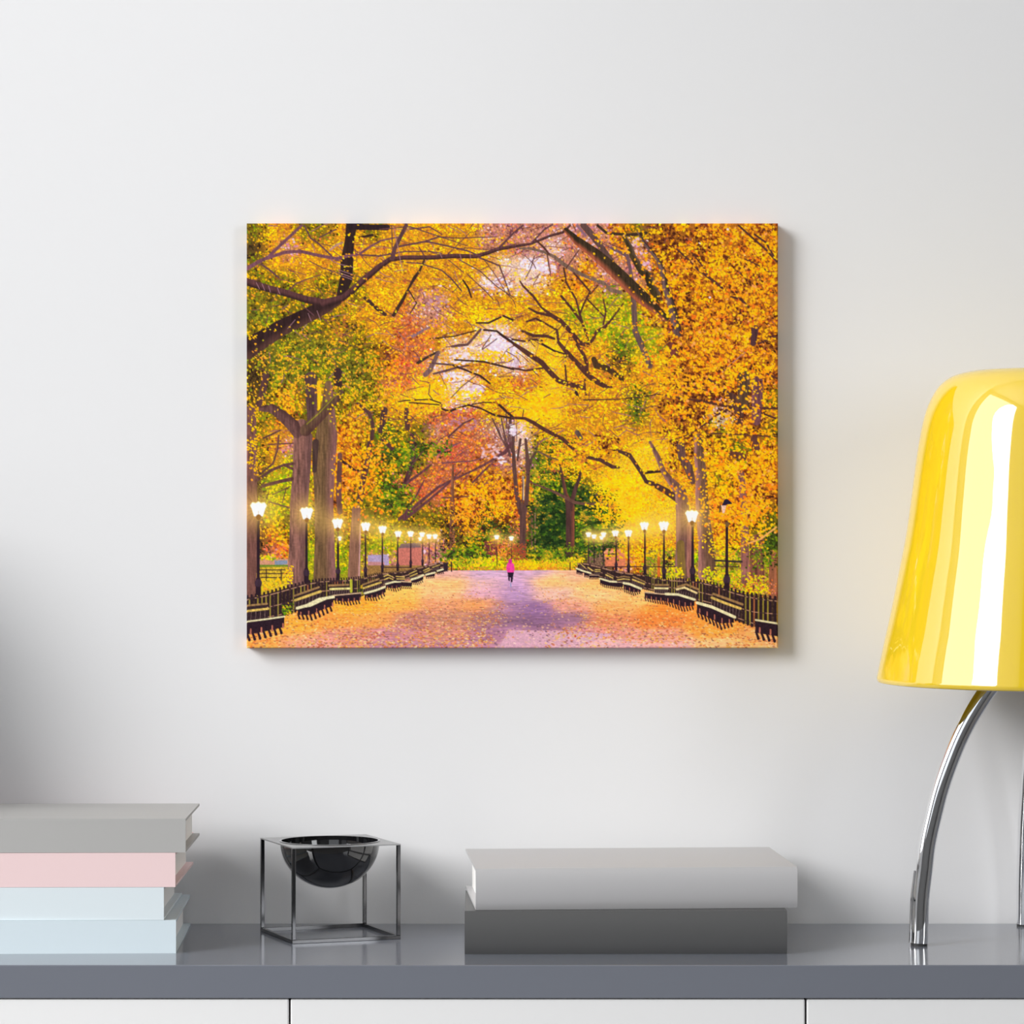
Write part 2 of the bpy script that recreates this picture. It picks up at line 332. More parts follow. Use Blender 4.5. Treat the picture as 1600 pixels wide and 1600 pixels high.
    br([(756,514,3),(776,516,3),(786,524,4),(802,535,4)], dark); br([(677,583,3),(697,578,4),(710,574,3),(731,570,2.5)], (96,66,70)); br([(671,566,3),(707,569,3),(731,578,2.5)], (96,66,70))
    br([(707,570,2),(731,579,2.5),(750,586,3),(765,598,3)], dark); br([(710,561,2.5),(756,564,3),(780,570,3),(802,576,3)], dark); br([(622,627,1.6),(631,625,2),(671,623,2),(688,629,2)], dark); br([(639,628,2),(690,632,2)], dark)
    br([(690,638,2.5),(701,642,4),(715,637,3.5),(731,632,3),(750,637,2.5),(773,648,3),(802,653,4)], dark); br([(780,632,4),(802,652,4)], dark); br([(737,631,2),(755,628,2),(772,628,2)], dark)
    br([(671,600),(669,615),(675,623)], thin, w=1.5); br([(743,586),(721,603),(704,621)], thin, w=1.5); br([(700,682,3),(723,661,3),(740,653,2)], thin); br([(767,522),(753,543)], thin, w=1.5); br([(776,528),(753,545)], thin, w=1.5)
    br([(744,503,2.5),(763,503,3),(782,494,3)], dark); br([(786,492,3),(802,499,3)], dark); br([(644,524,5),(658,516,4),(670,510,3)], (140,104,110))
    # ---- limbs of the upper right
    br([(902,350,4),(915,366,4)], (140,100,116)); br([(912,350,10),(925,365,10),(938,382,9),(957,407,8)], (92,66,62)); br([(934,350,4),(948,362,4),(984,365,5),(1010,362,5)], (60,44,36))
    br([(955,385,4),(981,398,5),(984,413,5),(989,440,6)], (110,80,84)); br([(975,366,6),(985,385,9),(989,398,10),(1003,421,12),(1013,429,13),(1021,448,15),(1030,466,12)], (62,50,30), edge=-1, ecol=(96,74,60), tex=.9)
    br([(998,362,3),(1008,379,5),(1028,403,6),(1036,421,9),(1040,446,9),(1049,473,12),(1055,499,14),(1060,519,13)], (104,78,76), edge=-1, ecol=(56,42,36), tex=.7)
    br([(989,440,6),(990,463,8),(993,517,9),(1001,534,9),(1009,553,9),(1016,571,8)], (104,78,74), tex=.7)
    br([(884,357,7),(902,374,13),(931,395,17),(955,416,20),(977,437,21),(997,457,21),(1012,470,20),(1024,480,14),(1041,496,10)], (58,44,30), edge=1, ecol=(158,82,58), tex=.9)
    br([(812,386,3),(826,386,4),(848,391,4),(866,399,5),(881,411,6),(900,423,6),(918,431,5),(942,440,6),(955,452,6),(969,455,6)], (118,92,78))
    for L in ([(836,372,3),(850,385,3),(858,395,3)], [(881,417,3),(885,440,3),(900,466,3),(909,500,4),(915,517,4)], [(877,461,4),(892,479,4),(907,499,4)], [(897,425,3),(912,442,3),(922,454,3),(912,474,3),(906,490,3)], [(935,444,2),(918,463,2)],
              [(918,466,2.5),(943,492,2.5)], [(943,466,2),(947,486,3),(943,505,3)], [(812,437,2),(817,445,3),(833,461,4),(846,479,3),(863,492,6),(876,500,7),(892,517,7),(905,534,8),(918,538,6),(926,530,5),(932,517,5),(946,509,5),(957,496,3),(974,473,2)],
              [(826,480,3),(839,487,4),(863,492,5)], [(902,537,5),(912,553,5),(917,566,6),(917,578,6)], [(915,514,4),(919,530,4)], [(816,516,4),(833,523,5),(855,524,5),(866,528,4)], [(800,529,3),(820,532,3),(833,529,3),(847,531,3)], [(823,501,3),(837,496,3.5),(852,504,3),(870,514,3.5)],
              [(870,514,4),(873,534,5),(883,546,7),(898,562,7),(915,580,9),(926,591,9),(944,602,7),(956,604,3)], [(803,536,5),(826,552,8),(846,565,8),(859,580,8),(873,594,8),(892,600,8),(912,605,7)], [(914,592,3),(914,605,3),(916,616,3)],
              [(800,574,3),(822,578,3),(848,574,3)], [(800,652,4),(820,653,4.5),(834,660,6),(848,669,6),(872,682,6),(879,685,6),(896,701,5)], [(883,570,2.5),(885,593,3)], [(818,640,1.6),(816,652,1.6)], [(880,560,1.5),(893,552,1.5)],
              [(1053,383,2.5),(1076,403,3),(1092,420,3.5),(1110,433,4),(1129,448,4)], [(1083,394,2),(1100,416,2.5),(1110,432,3)], [(1155,350,3),(1175,368,3),(1196,386,3),(1215,407,3)], [(1180,364,3),(1198,377,3),(1211,400,3)],
              [(1165,403,2),(1185,412,2),(1204,424,2)], [(1143,462,3),(1159,466,4.5),(1171,479,3)], [(912,624,2),(970,623,2),(1010,618,2),(1030,615,2),(1063,621,2.5),(1093,625,3),(1126,632,4),(1152,637,4),(1215,637,4)],
              [(1144,636,4),(1122,647,3.5),(1105,660,3),(1084,675,2),(1062,684,2)], [(1076,602,2),(1113,611,2)], [(1108,591,3),(1120,600,3)], [(1200,583,3),(1215,590,3)], [(1190,644,3),(1213,653,3)], [(1186,536,3),(1213,524,3)], [(1105,676,2),(1150,678,2.5),(1215,682,2)],
              [(884,418,2),(898,398,2),(905,388,1.5)], [(855,395,2),(857,410,2),(860,425,1.5)], [(835,398,1.4),(829,418,1.4),(820,435,1.4)], [(866,520,1.5),(880,505,1.5)]): br(L, (82,48,42))
    for L in ([(1126,584),(1146,565),(1165,549)], [(1140,662),(1128,650)]): br(L, (176,120,110), w=1.5)
    br([(847,536,3),(866,547,3),(884,552,2)], dark); br([(928,560,8),(932,570,10),(948,574,9),(964,585,7),(973,592,7)], (74,52,34)); br([(900,612,5),(903,618,4)], dark)
    br([(1133,610,7),(1150,624,15),(1156,645,14),(1156,658,12)], (86,54,46), tex=.8); br([(1163,588,20),(1163,632,18)], (82,60,46), tex=.8); br([(1185,595,17),(1184,626,17),(1183,657,14)], (112,68,74), tex=.8); br([(1181,512,11),(1178,535,9)], (80,50,56))
    br([(1050,538,9),(1054,550,13)], (116,58,50)); br([(1144,708,10),(1162,714,12)], (100,58,46)); br([(1180,686,12),(1184,704,10)], (90,54,50)); br([(902,675,8),(908,684,6)], (96,76,70))
    br([(918,714,5),(938,718,6),(957,729,6),(967,730,4)], (80,50,46)); br([(964,703,4),(984,711,7),(989,718,6),(1003,739,6),(1010,752,6),(1021,756,8),(1041,767,10),(1058,778,12)], (78,50,46))
    br([(1008,738,5),(1034,736,4)], dark); br([(1016,690,4),(1028,713,8),(1037,736,8),(1050,753,12),(1064,769,18),(1067,792,21),(1068,849,22),(1066,897,24)], (112,76,70), edge=1, ecol=(150,104,96), tex=.7)
    br([(1064,693,13),(1066,713,12),(1076,730,14),(1083,752,9)], (96,66,62), tex=.7)
    br([(1092,684,14),(1093,713,16),(1097,743,17),(1097,772,20),(1099,805,21),(1104,849,24),(1106,898,29)], (104,74,58), edge=1, ecol=(166,112,104), tex=.8)
    seg(1064, 850, 12, 1066, 898, 13, (120,94,50)); seg(1079, 820, 10, 1080, 898, 12, (160,104,92))
    br([(1159,740,10),(1164,800,11),(1166,908,14)], (136,86,80), tex=.8); br([(1184,846,22),(1184,912,24)], (122,72,60), tex=.8); br([(1209,866,12),(1209,936,14)], (150,92,66), tex=.6)
    # ---- the big trunks on the left
    br([(414,586,11),(408,616,11),(402,632,10)], (86,56,54)); br([(527,580,13),(527,600,13)], (62,42,42)); br([(484,590,20),(486,640,16),(486,664,14)], (84,58,58), tex=.6)
    br([(498,597,8),(497,642,3)], (248,186,26), tex=.2)
    br([(512,600,12),(511,640,22),(509,680,34),(505,732,35),(505,785,29),(506,849,31),(506,910,36)], (110,82,56), edge=-1, ecol=(132,88,84), tex=.7)
    br([(492,690,10),(490,735,7)], (70,50,46))
    br([(470,664,20),(472,684,30),(470,732,28),(466,785,28),(463,849,25),(461,915,28)], (130,88,78), tex=.8, edge=-1, ecol=(112,76,72))
    br([(405,638,8),(423,637,14),(440,649,17),(457,665,20),(463,676,16)], (102,68,64), edge=-1, ecol=(78,50,48), tex=.7); br([(476,672,18),(500,648,16),(525,622,12),(532,612,8)], (98,70,54), edge=1, ecol=(86,56,50), tex=.6); br([(478,662,1.6),(498,644,1.6),(524,616,1.6)], (140,130,40))
    br([(391,640,14),(390,719,22),(391,772,18),(392,849,16),(391,935,16)], (114,74,66), tex=.7); foliage(386, 640, 404, 720, 130, k='G', bright=True)
    br([(557,629,3),(576,645,6),(582,665,6),(580,683,6),(577,693,9),(574,719,9),(566,750,9),(561,782,10)], (84,54,52)); br([(530,710,7),(528,772,9),(530,800,8)], (104,66,62)); br([(532,719,4),(555,736,4),(574,730,3)], dark)
    br([(556,796,14),(553,849,16),(552,905,20)], (138,96,76), tex=.6); br([(562,820,2),(560,900,2)], (190,140,140)); br([(600,640,10),(594,672,9)], (76,50,50)); br([(634,640,8),(636,668,8)], (90,58,50)); br([(597,686,6),(612,700,7)], (86,52,54))
    for L in ([(398,752,4),(421,735,5),(442,726,4),(457,724,5)], [(409,759,5),(436,752,5.5),(455,748,6)], [(401,743,3),(425,724,3),(432,702,3),(434,680,3)], [(419,784,2),(450,793,2.5)], [(444,727,4),(455,732,4)], [(418,694,2),(457,692,2)], [(424,773,1.5),(452,760,1.5)], [(446,762,1.5),(440,785,1.5)], [(640,730,2),(660,705,2)], [(410,684,3),(436,672,3)]): br(L, (96,62,56))
    # leaves hanging in front of the limbs
    def over(x0, y0, x1, y1, n, k, lo=2.6, hi=4.2): foliage(x0, y0, x1, y1, n, k=k, lo=lo, hi=hi, bright=True)
    for a in ((524,352,566,460,110,'Y'),(430,496,530,530,26,'Y'),(386,540,450,640,330,'H'),(450,540,600,620,620,'H'),(430,590,470,640,140,'H'),(520,600,600,680,330,'H'),(384,520,400,530,16,'G'),(400,500,440,520,20,'Y'),
              (600,400,680,500,90,'Y'),(560,440,600,510,110,'Y'),(860,500,960,610,190,'Y'),(700,610,800,650,90,'Y'),(980,380,1060,520,190,'O'),(1030,380,1215,640,1500,'O'),(1000,520,1060,600,160,'O'),
              (960,560,1060,640,260,'Y'),(1060,560,1215,640,330,'O'),(1060,640,1215,700,420,'O'),(1020,680,1120,780,330,'O'),(1110,700,1215,800,1000,'O'),(880,690,1010,745,170,'Y'),(840,740,860,750,10,'Y'),
              (925,355,1010,400,80,'O'),(800,430,880,470,70,'Y'),(560,690,620,745,200,'O'),(540,740,600,800,230,'O'),(520,700,560,780,90,'O'),(386,680,412,740,60,'G'),(1100,780,1200,822,420,'O'),(1140,800,1215,850,260,'O'),
              (870,590,960,680,160,'Y'),(640,500,690,560,60,'R'),(600,560,640,640,100,'O'),(590,630,650,690,130,'Y'),(800,500,1000,620,260,'Y'),(880,420,960,520,120,'Y'),(640,540,800,660,160,'Y')): over(*a)
    for _ in range(70):   # dark hollows of the right-hand crown
        x, y = rng.uniform(1020, 1214), rng.uniform(352, 720)
        for _q in range(rng.randint(3, 9)): dab(x+rng.randn()*3.5, y+rng.randn()*2, (64+34*rng.rand(),36,26), 2.5+1.5*rng.rand()//1, op=.92)
    for a in ((1120,826,1180,862,110,'W'),(1080,830,1110,850,20,'W'),(1105,842,1150,870,90,'W'),(955,862,1010,875,60,'W'),(1010,850,1040,872,70,'W'),(1175,835,1200,865,20,'W'),(1130,868,1150,880,18,'W')): over(*a)
    foliage(1175, 858, 1216, 888, 170, k='g'); foliage(1190, 845, 1216, 862, 80, k='g')
    br([(1168,850,2.5),(1190,842,3),(1214,824,3)], (236,170,90), tex=.2); br([(1110,866,1.2),(1139,870,1.5),(1159,854,1.5),(1170,848,2)], (220,140,50), tex=.2)
    # planting along the far end of the walk
    foliage(697, 858, 770, 878, 420, k='g'); foliage(822, 856, 905, 878, 520, k='g', lo=2, hi=3.4); foliage(700, 876, 905, 889, 420, k='y', lo=2, hi=3); foliage(704, 874, 745, 888, 90, k='L'); foliage(742, 872, 775, 886, 160, k='L', bright=True)
    foliage(885, 872, 912, 884, 90, k='L', bright=True); foliage(765, 846, 796, 872, 240, k='R', lo=2, hi=3)
    for _ in range(90): dab(rng.uniform(757, 776), rng.uniform(846, 868), (104+30*rng.rand(),50,52), 3)
    for _ in range(130): dab(rng.uniform(800, 823), rng.uniform(850, 876), (150+30*rng.rand(),74,44), 3)
    for _ in range(220): dab(rng.uniform(698, 905), rng.uniform(886.5, 892), (206+30*rng.rand(),116,44), 2.5, 0, .5)
    foliage(1050, 888, 1068, 903, 60, k='L', bright=True); foliage(1100, 890, 1135, 912, 150, k='L', bright=True); foliage(1140, 892, 1160, 905, 50, k='L'); foliage(1165, 900, 1195, 928, 160, k='L', bright=True); foliage(1140, 905, 1216, 935, 200, k='R', lo=2, hi=3)
    foliage(444, 888, 456, 912, 60, k='W')
    br([(1118,876,3),(1160,878,3)], (52,46,48)); br([(1118,885,1.5),(1156,886,1.5)], (52,40,44)); br([(1010,886,1.6),(1056,886,1.6)], (52,40,44)); br([(945,886,1.4),(1008,886,1.4)], (60,40,44)); br([(600,887,1.3),(640,887,1.3)], (60,40,44))
    # ---- the walk: colours by control points
    C = [(640,905,(236,186,130)),(700,897,(214,160,150)),(760,897,(196,160,186)),(830,897,(200,160,186)),(900,900,(226,170,140)),(700,912,(240,184,120)),(760,912,(216,170,170)),(800,914,(190,150,186)),(860,908,(236,184,120)),(940,912,(240,180,110)),
         (620,925,(240,180,96)),(690,925,(240,180,130)),(760,928,(206,156,170)),(805,930,(170,134,170)),(860,928,(226,176,160)),(930,930,(238,186,132)),(1000,936,(236,176,110)),(560,950,(238,160,60)),(620,948,(238,164,80)),(690,948,(214,146,110)),(750,946,(224,150,96)),
         (790,950,(160,120,146)),(840,952,(140,104,142)),(890,948,(216,150,130)),(960,950,(232,160,100)),(1040,950,(232,136,62)),(450,985,(238,160,66)),(520,970,(236,150,74)),(590,965,(226,150,84)),(640,966,(176,118,112)),(700,964,(186,130,110)),(760,966,(160,112,112)),(800,970,(132,98,120)),
         (850,972,(128,94,122)),(890,966,(150,110,130)),(950,970,(206,128,96)),(1030,970,(222,126,66)),(1110,985,(236,150,70)),(1180,1000,(234,160,100)),(400,1005,(236,156,80)),(470,1000,(222,150,120)),(540,996,(200,132,118)),(620,994,(190,130,134)),(700,992,(190,128,116)),(770,992,(160,112,130)),
         (800,988,(170,124,150)),(860,986,(150,108,130)),(900,990,(196,134,140)),(960,992,(206,138,126)),(1040,996,(214,148,130)),(820,1004,(218,164,184)),(880,1006,(214,158,172)),(950,1006,(226,172,176)),(1040,1010,(222,164,160)),(1130,1010,(236,180,130)),(1210,1010,(238,180,130)),(620,1010,(180,126,140)),(720,1010,(178,126,146)),(500,1010,(208,146,140))]
    gx = np.arange(X0, X0+PW, 4.); gy = np.arange(886, Y0+PH+4, 3.)
    GX, GY = np.meshgrid(gx, gy); num = np.zeros(GX.shape+(3,)); den = np.zeros(GX.shape)
    for x, y, c in C:
        w = np.exp(-(((GX-x)/26.)**2+((GY-y)/9.)**2))+1e-9/(((GX-x)/26.)**2+((GY-y)/9.)**2+.1); num += w[..., None]*np.array(c); den += w
    G = (num/den[..., None]).astype(np.float32)
    yy = np.arange(H)/SS+Y0; xx = np.arange(W)/SS+X0
    edge = np.interp(xx, [384,436,457,500,560,600,650,690,700,760,905,915,940,975,1010,1066,1118,1150,1178,1218], [985,968,955,938,934,918,905,895,891.5,892,891,896,905,912,922,934,946,968,980,982])
    yi = np.clip(((yy-886)/3.), 0, len(gy)-1.001); xi = np.clip((xx-X0)/4., 0, len(gx)-1.001)
    a, b = yi.astype(int), xi.astype(int); fa = (yi-a)[:, None, None]; fb = (xi-b)[None, :, None]
    ground = (G[a][:, b]*(1-fb)+G[a][:, b+1]*fb)*(1-fa)+(G[a+1][:, b]*(1-fb)+G[a+1][:, b+1]*fb)*fa
    streak = .6*noise(26, 2.2, 21)+.4*noise(9, 3, 22)
    ground = ground*(.84+.36*streak[..., None]); gmn = ground.mean(2, keepdims=True); ground = (gmn+(ground-gmn)*1.12)*1.04
    m = yy[:, None] > edge[None, :]
    img[m] = ground[m]
    poly([(796,986),(870,986),(960,992),(900,1013),(778,1013)], (214,162,180), .15)
    for _ in range(9000):
        y = 893+120*rng.rand()**.8; x = rng.uniform(386, 1215)
        if y < np.interp(x, xx, edge)+1: continue
        c = G[min(int((y-886)/3), len(gy)-1), min(int((x-X0)/4), len(gx)-1)]
        purple = c[2] > c[0]*.82
        if purple and rng.rand() < .62: continue
        s = 1.2+(y-890)/60.
        pal = ((255,206,110),(250,180,70),(236,140,50),(255,224,160),(210,100,50),(150,84,70),(244,160,90)) if not purple else ((240,180,140),(250,200,150),(180,120,130),(226,140,90),(120,84,104))
        if c[2] > 150 and y > 985 and rng.rand() < .7: pal = ((236,186,186),(206,150,160),(250,210,190))
        dab(x, y, np.clip(np.array(pal[rng.randint(len(pal))])*rng.uniform(.85, 1.08)*.7+c*.3, 0, 255), max(1.5, round(s*rng.uniform(.8, 1.5)*2)/2.), rng.choice([0, 0, 0, 1, 7]), .5)
    for x, y in ((899,995),): dab(x, y, (200,60,50), 3.5)
    # ---- iron fences
    def fence(top, bot, x0, x1, sp0, gap):
        tx, ty = zip(*top); bx, by = zip(*bot)
        X = np.arange(x0, x1, 2.)
        poly([(x, np.interp(x, tx, ty)+3) for x in X]+[(x, np.interp(x, bx, by)) for x in X[::-1]], gap, .9)
        x = x0
        while x < x1:
            t, b = np.interp(x, tx, ty), np.interp(x, bx, by); sp = sp0(x)
            if rng.rand() < .5 and sp > 3: seg(x+sp*.5, t+5, sp*.3, x+sp*.5, b-1, sp*.3, (150,132,52) if rng.rand() < .7 else (170,96,60), tex=.4)
            seg(x, t, sp*.5, x, b, sp*.5, (44,28,36), tex=.3); 
            if sp > 3: dab(x, t, (40,26,34), max(2, round(sp*.42)), 0, .85)
            x += sp
        for f, w in ((.13, 1.5), (.55, 1.2), (.9, 1.2)):
            for xa in np.arange(x0, x1, 3.):
                ya = np.interp(xa, tx, ty)*(1-f)+np.interp(xa, bx, by)*f; yb = np.interp(xa+3, tx, ty)*(1-f)+np.interp(xa+3, bx, by)*f
                seg(xa, ya, w, xa+3, yb, w, (60,40,46) if rng.rand() < .45 else (178,132,104))
    lt = [(384,932),(410,927),(450,915.6),(476,909),(500,905),(541,903.7),(568,901),(594,895),(631,893),(651,887),(665,884),(684,879),(698,879)]
    lb = [(384,975),(436,966),(457,958),(500,940),(560,934),(594,917),(631,906),(684,894),(698,893)]
    rt = [(902,880),(914,879),(946,887),(970,893),(1010,897.5),(1034,903.7),(1066,905),(1092,906),(1118,911.6),(1139,919),(1165,926),(1192,931),(1218,934)]
    rb = [(902,893),(914,896),(946,905),(970,912),(1010,922),(1066,934),(1118,948),(1150,970),(1178,980),(1218,982)]
    # lamp posts stand behind the fences
    iron = (42,26,36)
    posts = [(402,806,927,5),(477.5,810,909,4.4),(527,825,904,3.6),(570,829,900,3),(596.5,833,893,2.4),(620.5,840,891,2.4),(641,839,886,2.2),(659.5,840,883,2),(670,843,880,1.6),(680,842,878,1.6),(776,844,884,1),(799,845,874,1),
             (920,840,880,1.6),(928.5,842,880,1.4),(943,842,884,1.8),(963,838,890,2.4),(982.5,839,893,2.6),(1008,828,897,3),(1038,829,903,3.4),(1083,816,906,4.4),(1136.6,816,921,5)]
    for x, a, b, w in posts:
        seg(x, a, w*.8, x, b, w, iron, tex=.3); seg(x, a+3, w*1.5, x, a+4, w*1.5, (110,80,50), tex=.2)
        if w > 1.8: seg(x, b-w*4.2, w*1.5, x, b-w*2.5, w*2, iron, tex=.3); seg(x, b-w*2, w*1.6, x, b, w*1.7, iron, tex=.3); seg(x, b-w*3.2, w*2.2, x, b-w*3, w*2.2, (58,40,52))
    fence(lt, lb, 385, 699, lambda x: float(np.interp(x, [385,450,520,600,690], [6.6,6,4.2,2.8,2])), (62,44,36))
    fence(rt, rb, 903, 1216, lambda x: float(np.interp(x, [905,960,1030,1100,1160,1216], [2,2.6,3.4,5,6.4,8])), (62,44,36))
    seg(547.5, 907, 4, 547.5, 925, 4, (186,182,54)); seg(705, 879, 2, 705, 893, 2, iron); seg(891, 879, 1.4, 891, 891, 1.4, iron)
    foliage(442, 946, 456, 960, 50, k='g'); foliage(560, 916, 566, 930, 16, k='g')
    # ---- benches: back slats, seat, legs
    cream, tan, olive = (226,214,168), (206,172,88), (150,114,72)
    def bench(backs, seat, bottom, sw, leg=4., n=None):
        """seat and bottom are polylines from left to right"""
        sx, sy = zip(*seat); bx, by = zip(*bottom)
        x0, x1 = max(min(sx), min(bx)), min(max(sx), max(bx))
        X = np.linspace(x0, x1, 12)
        poly([(x, np.interp(x, sx, sy)) for x in X]+[(x, np.interp(x, sx, sy)*.3+np.interp(x, bx, by)*.7) for x in X[::-1]], iron, .5)
        if backs:
            (p0, p1) = backs[0][0][0], backs[0][0][-1]
            q0, q1 = backs[-1][0][0], backs[-1][0][-1]
            m0, m1 = np.interp(q0[0], sx, sy), np.interp(q1[0], sx, sy)
            poly([p0, p1, (q1[0], max(m1, q1[1])), (q0[0], max(m0, q0[1]))], (50,34,38), .6)
            for x in np.arange(q0[0], q1[0], max(2., leg*.8)): seg(x, np.interp(x, [q0[0], q1[0]], [q0[1], q1[1]])+2, .8, x-1, np.interp(x, sx, sy)-1, .8, (120,96,90))
        k = int((x1-x0)/leg)+1
        for i in range(k):
            x = x0+(x1-x0)*(i+.2)/k; a, b = np.interp(x, sx, sy), np.interp(x, bx, by); h = b-a
            br([(x, a+h*.3, leg*.4), (x-h*.04, a+h*.65, leg*.4), (x+h*.05, a+h*.9, leg*.42), (x+h*.08, b, leg*.5)], (44,26,36), tex=.3)
            if leg > 3.4 and i % 2 == 0: seg(x+leg*.5, a+h*.42, leg*.26, x+leg*.5, a+h*.66, leg*.3, (190,110,90), tex=.3)
        for L, c, w in backs:
            br([(p[0], p[1]) for p in L], c, w=w, tex=.5, soft=.9)
        br(list(seat), cream if sw > 2.4 else (200,166,132), w=sw, tex=.25, soft=.9)
    bench([([(384,947),(415.5,944)],olive,3),([(384,955.6),(417.5,951.7)],tan,3.6)], [(384,972),(416,968),(443,964)], [(384,1001),(400,999),(444,988)], 2.6, 9)
    bench([([(457.5,932),(497,918)],olive,3),([(460,938.5),(499.5,924.7)],tan,4)], [(463,951),(484,945),(498,937),(520,933)], [(464,967),(485,969),(505,960),(521,952)], 4.6, 7)
    poly([(463,952),(497,935),(520,932),(508,938),(484,949)], cream)
    bench([([(513,915.5),(543,914)],olive,3.2),([(515,921),(545,920)],(222,206,130),3.4)], [(520,931),(541,929),(563,927)], [(522,943),(541,946),(563,943)], 2, 4.6)
    bench([([(566,914),(591,905)],olive,2.8),([(567,919.5),(594,910.5)],tan,3)], [(569,927.5),(586,923),(602,917)], [(569,938),(586,939),(602,930)], 3.4, 4.4)
    bench([([(599,901),(605,898.5),(613,902)],tan,1.8),([(600,906),(607,903),(613,906)],tan,1.8)], [(602,913),(615,909.5),(627,909)], [(602,921),(616,925),(632,919)], 2.8, 3.6)
    bench([([(618,901),(631,902)],tan,1.6),([(619,905),(632,905)],tan,1.6)], [(626,909),(643,910)], [(626,920),(645,920)], 2, 3)
    bench([([(639,897),(650,892)],tan,1.6),([(640,901),(651,896.5)],tan,1.8)], [(642,906),(652,903),(661,899)], [(642,913),(651,914),(661,909)], 3.2, 3)
    bench([([(661,892),(670,888)],tan,1.6),([(662,895),(671,891)],tan,1.4)], [(665,898.5),(679,895)], [(664,904),(680,903)], 2.6, 3)
    bench([([(675,887),(686,883)],tan,1.4)], [(683,892.5),(694,889)], [(682,898),(696,896)], 2.6, 3); poly([(692,880),(699,881),(699,893),(693,893)], (50,34,44))
    bench([([(907,881),(914,887)],tan,1.4)], [(901,888.5),(911,892.5)], [(901,897),(911,899)], 2.6, 3)
    bench([([(919,887),(926,892)],tan,2)], [(913,893),(923,896)], [(913,902),(924,903)], 2.6, 3)
    bench([([(930,890.5),(938,890.5)],tan,1.6),([(930,893.5),(938,893)],tan,1.4)], [(921,899),(936,899)], [(921,905),(937,905)], 1, 3)
    bench([([(949,896),(959,901)],olive,1.6),([(947,898.5),(957.5,903.5)],tan,2.2)], [(938,904.5),(953,909),(974,910)], [(938,914),(944,918),(969,922),(974,921)], 2.8, 3.2)
    bench([([(965,903),(975,901),(984,902.5)],olive,1.8),([(965,906.5),(975,905),(984,906)],tan,1.8)], [(965,910),(984,912)], [(965,915),(984,917)], 1, 3.2)
    bench([([(990,901.5),(1008,909.5)],olive,2.2),([(989,906),(1007,913)],tan,2.6)], [(975,911.6),(984,913),(1002,920.5)], [(975,925),(989,931),(1003,927)], 3.6, 3.6)
    bench([([(1025,914.5),(1045,914.5)],olive,3),([(1024,919.5),(1044,920)],(230,210,150),3)], [(1008,926),(1034,928.7),(1044,929)], [(1008,939),(1025,943),(1042,945)], 2, 4)
    bench([([(1059,917.5),(1073,913.5),(1092,921.5)],olive,3.2),([(1058,921.5),(1070,918.5),(1089,927)],(226,200,140),3.2)], [(1041,928.7),(1060,929.5),(1086,937.5)], [(1038,944),(1067,956),(1089,951)], 3.8, 4.6)
    bench([([(1115.5,928.5),(1139,937),(1161,945)],olive,3.6),([(1113,934.5),(1134,943),(1158,951.5)],tan,4)], [(1090,942.5),(1113,949),(1149,965)], [(1088,963),(1126,984),(1148,978)], 4.6, 6)
    bench([], [(1182,969.5),(1216,975)], [(1180,998),(1216,1004)], 3, 9)
    # the walker, seen from behind, in a pink jacket
    poly([(792,882),(794,880),(799,879),(803,882),(804,889),(803,895),(793,895),(791,889)], (238,64,152)); seg(797, 876, 5, 797, 878, 6, (206,36,140), tex=.2)
    poly([(793,895),(803,895),(801.5,902),(801,910),(798,911),(798,903),(796.5,903),(796.5,909),(794.5,908)], (40,26,44)); seg(797.5, 912, 2, 798, 917, 2, (150,150,190), tex=.1)
    # dark lantern on the right
    br([(1130,790,3),(1136,784,9),(1143,786,3)], (36,28,52)); br([(1127,790,2),(1125,800,2)], (80,76,50)); poly([(1128,790),(1136,790),(1133,802),(1130,802)], (236,190,170))
    over(1118, 803, 1150, 818, 60, 'O')
    # ---- lit lanterns: glow printed around each, then the lantern
    lamps = [(402.5,796,24,22),(478,802.5,19,18),(526.5,818.5,16,15),(570.5,823.5,13.5,13),(597,828,12,11),(621.5,835,10,9),(641,835,9,8.5),(659,836,8,7),(656,843,5,5),(670,839,7.5,7),(679.5,839,7,7),(530,842,4.5,6),(776,840,7,6),(799,842,6.5,6),
             (920,836,7.5,7),(928.5,839,7,6),(940.5,841,6,5),(943.5,836,7.5,7),(962,834,10,9),(982.5,834,11,10),(1007.5,822.5,13,12),(1038,822.5,15,14),(1082,807,19,18)]
    YY, XX = np.mgrid[0:H, 0:W].astype(np.float32)
    for x, y, w, h in lamps:
        R = (w*2.2+4)*SS; cx, cy = (x-X0)*SS, (y-Y0)*SS
        x0, x1, y0, y1 = int(max(cx-R, 0)), int(min(cx+R, W)), int(max(cy-R, 0)), int(min(cy+R, H))
        dx, dy = XX[y0:y1, x0:x1]-cx, YY[y0:y1, x0:x1]-cy
        d = np.sqrt(dx*dx+dy*dy)/R; th = np.arctan2(dy, dx)
        g = np.clip(1-d, 0, 1)**1.7*(.86+.08*np.cos(th*18+x)+.06*np.cos(th*31+y))
        s = img[y0:y1, x0:x1]; s += (np.array([255,206,104], np.float32)-s)*np.clip(g*1.0, 0, .95)[..., None]
    for x, y, w, h in lamps:
        a, b, t, q = w/2., w*.27, y-h/2., y+h/2.
        for gr, c in ((1.5, (255,232,160)), (.2, (255,254,246))):
            poly([(x-a-gr, t+h*.22), (x-a*.8, t+h*.04-gr), (x-a*.35, t+h*.1-gr), (x, t-h*.02-gr), (x+a*.35, t+h*.1-gr), (x+a*.8, t+h*.04-gr), (x+a+gr, t+h*.22), (x+a*.86, t+h*.5), (x+b+gr*.6, q), (x-b-gr*.6, q), (x-a*.86, t+h*.5)], c, .02)
        if w > 9: seg(x, y+h*.12, .7, x, q, .8, (200,150,90), tex=.1); seg(x, q+1, w*.36, x, q+2, w*.3, (150,104,50), tex=.1)
    img = np.clip(img, 0, 255)
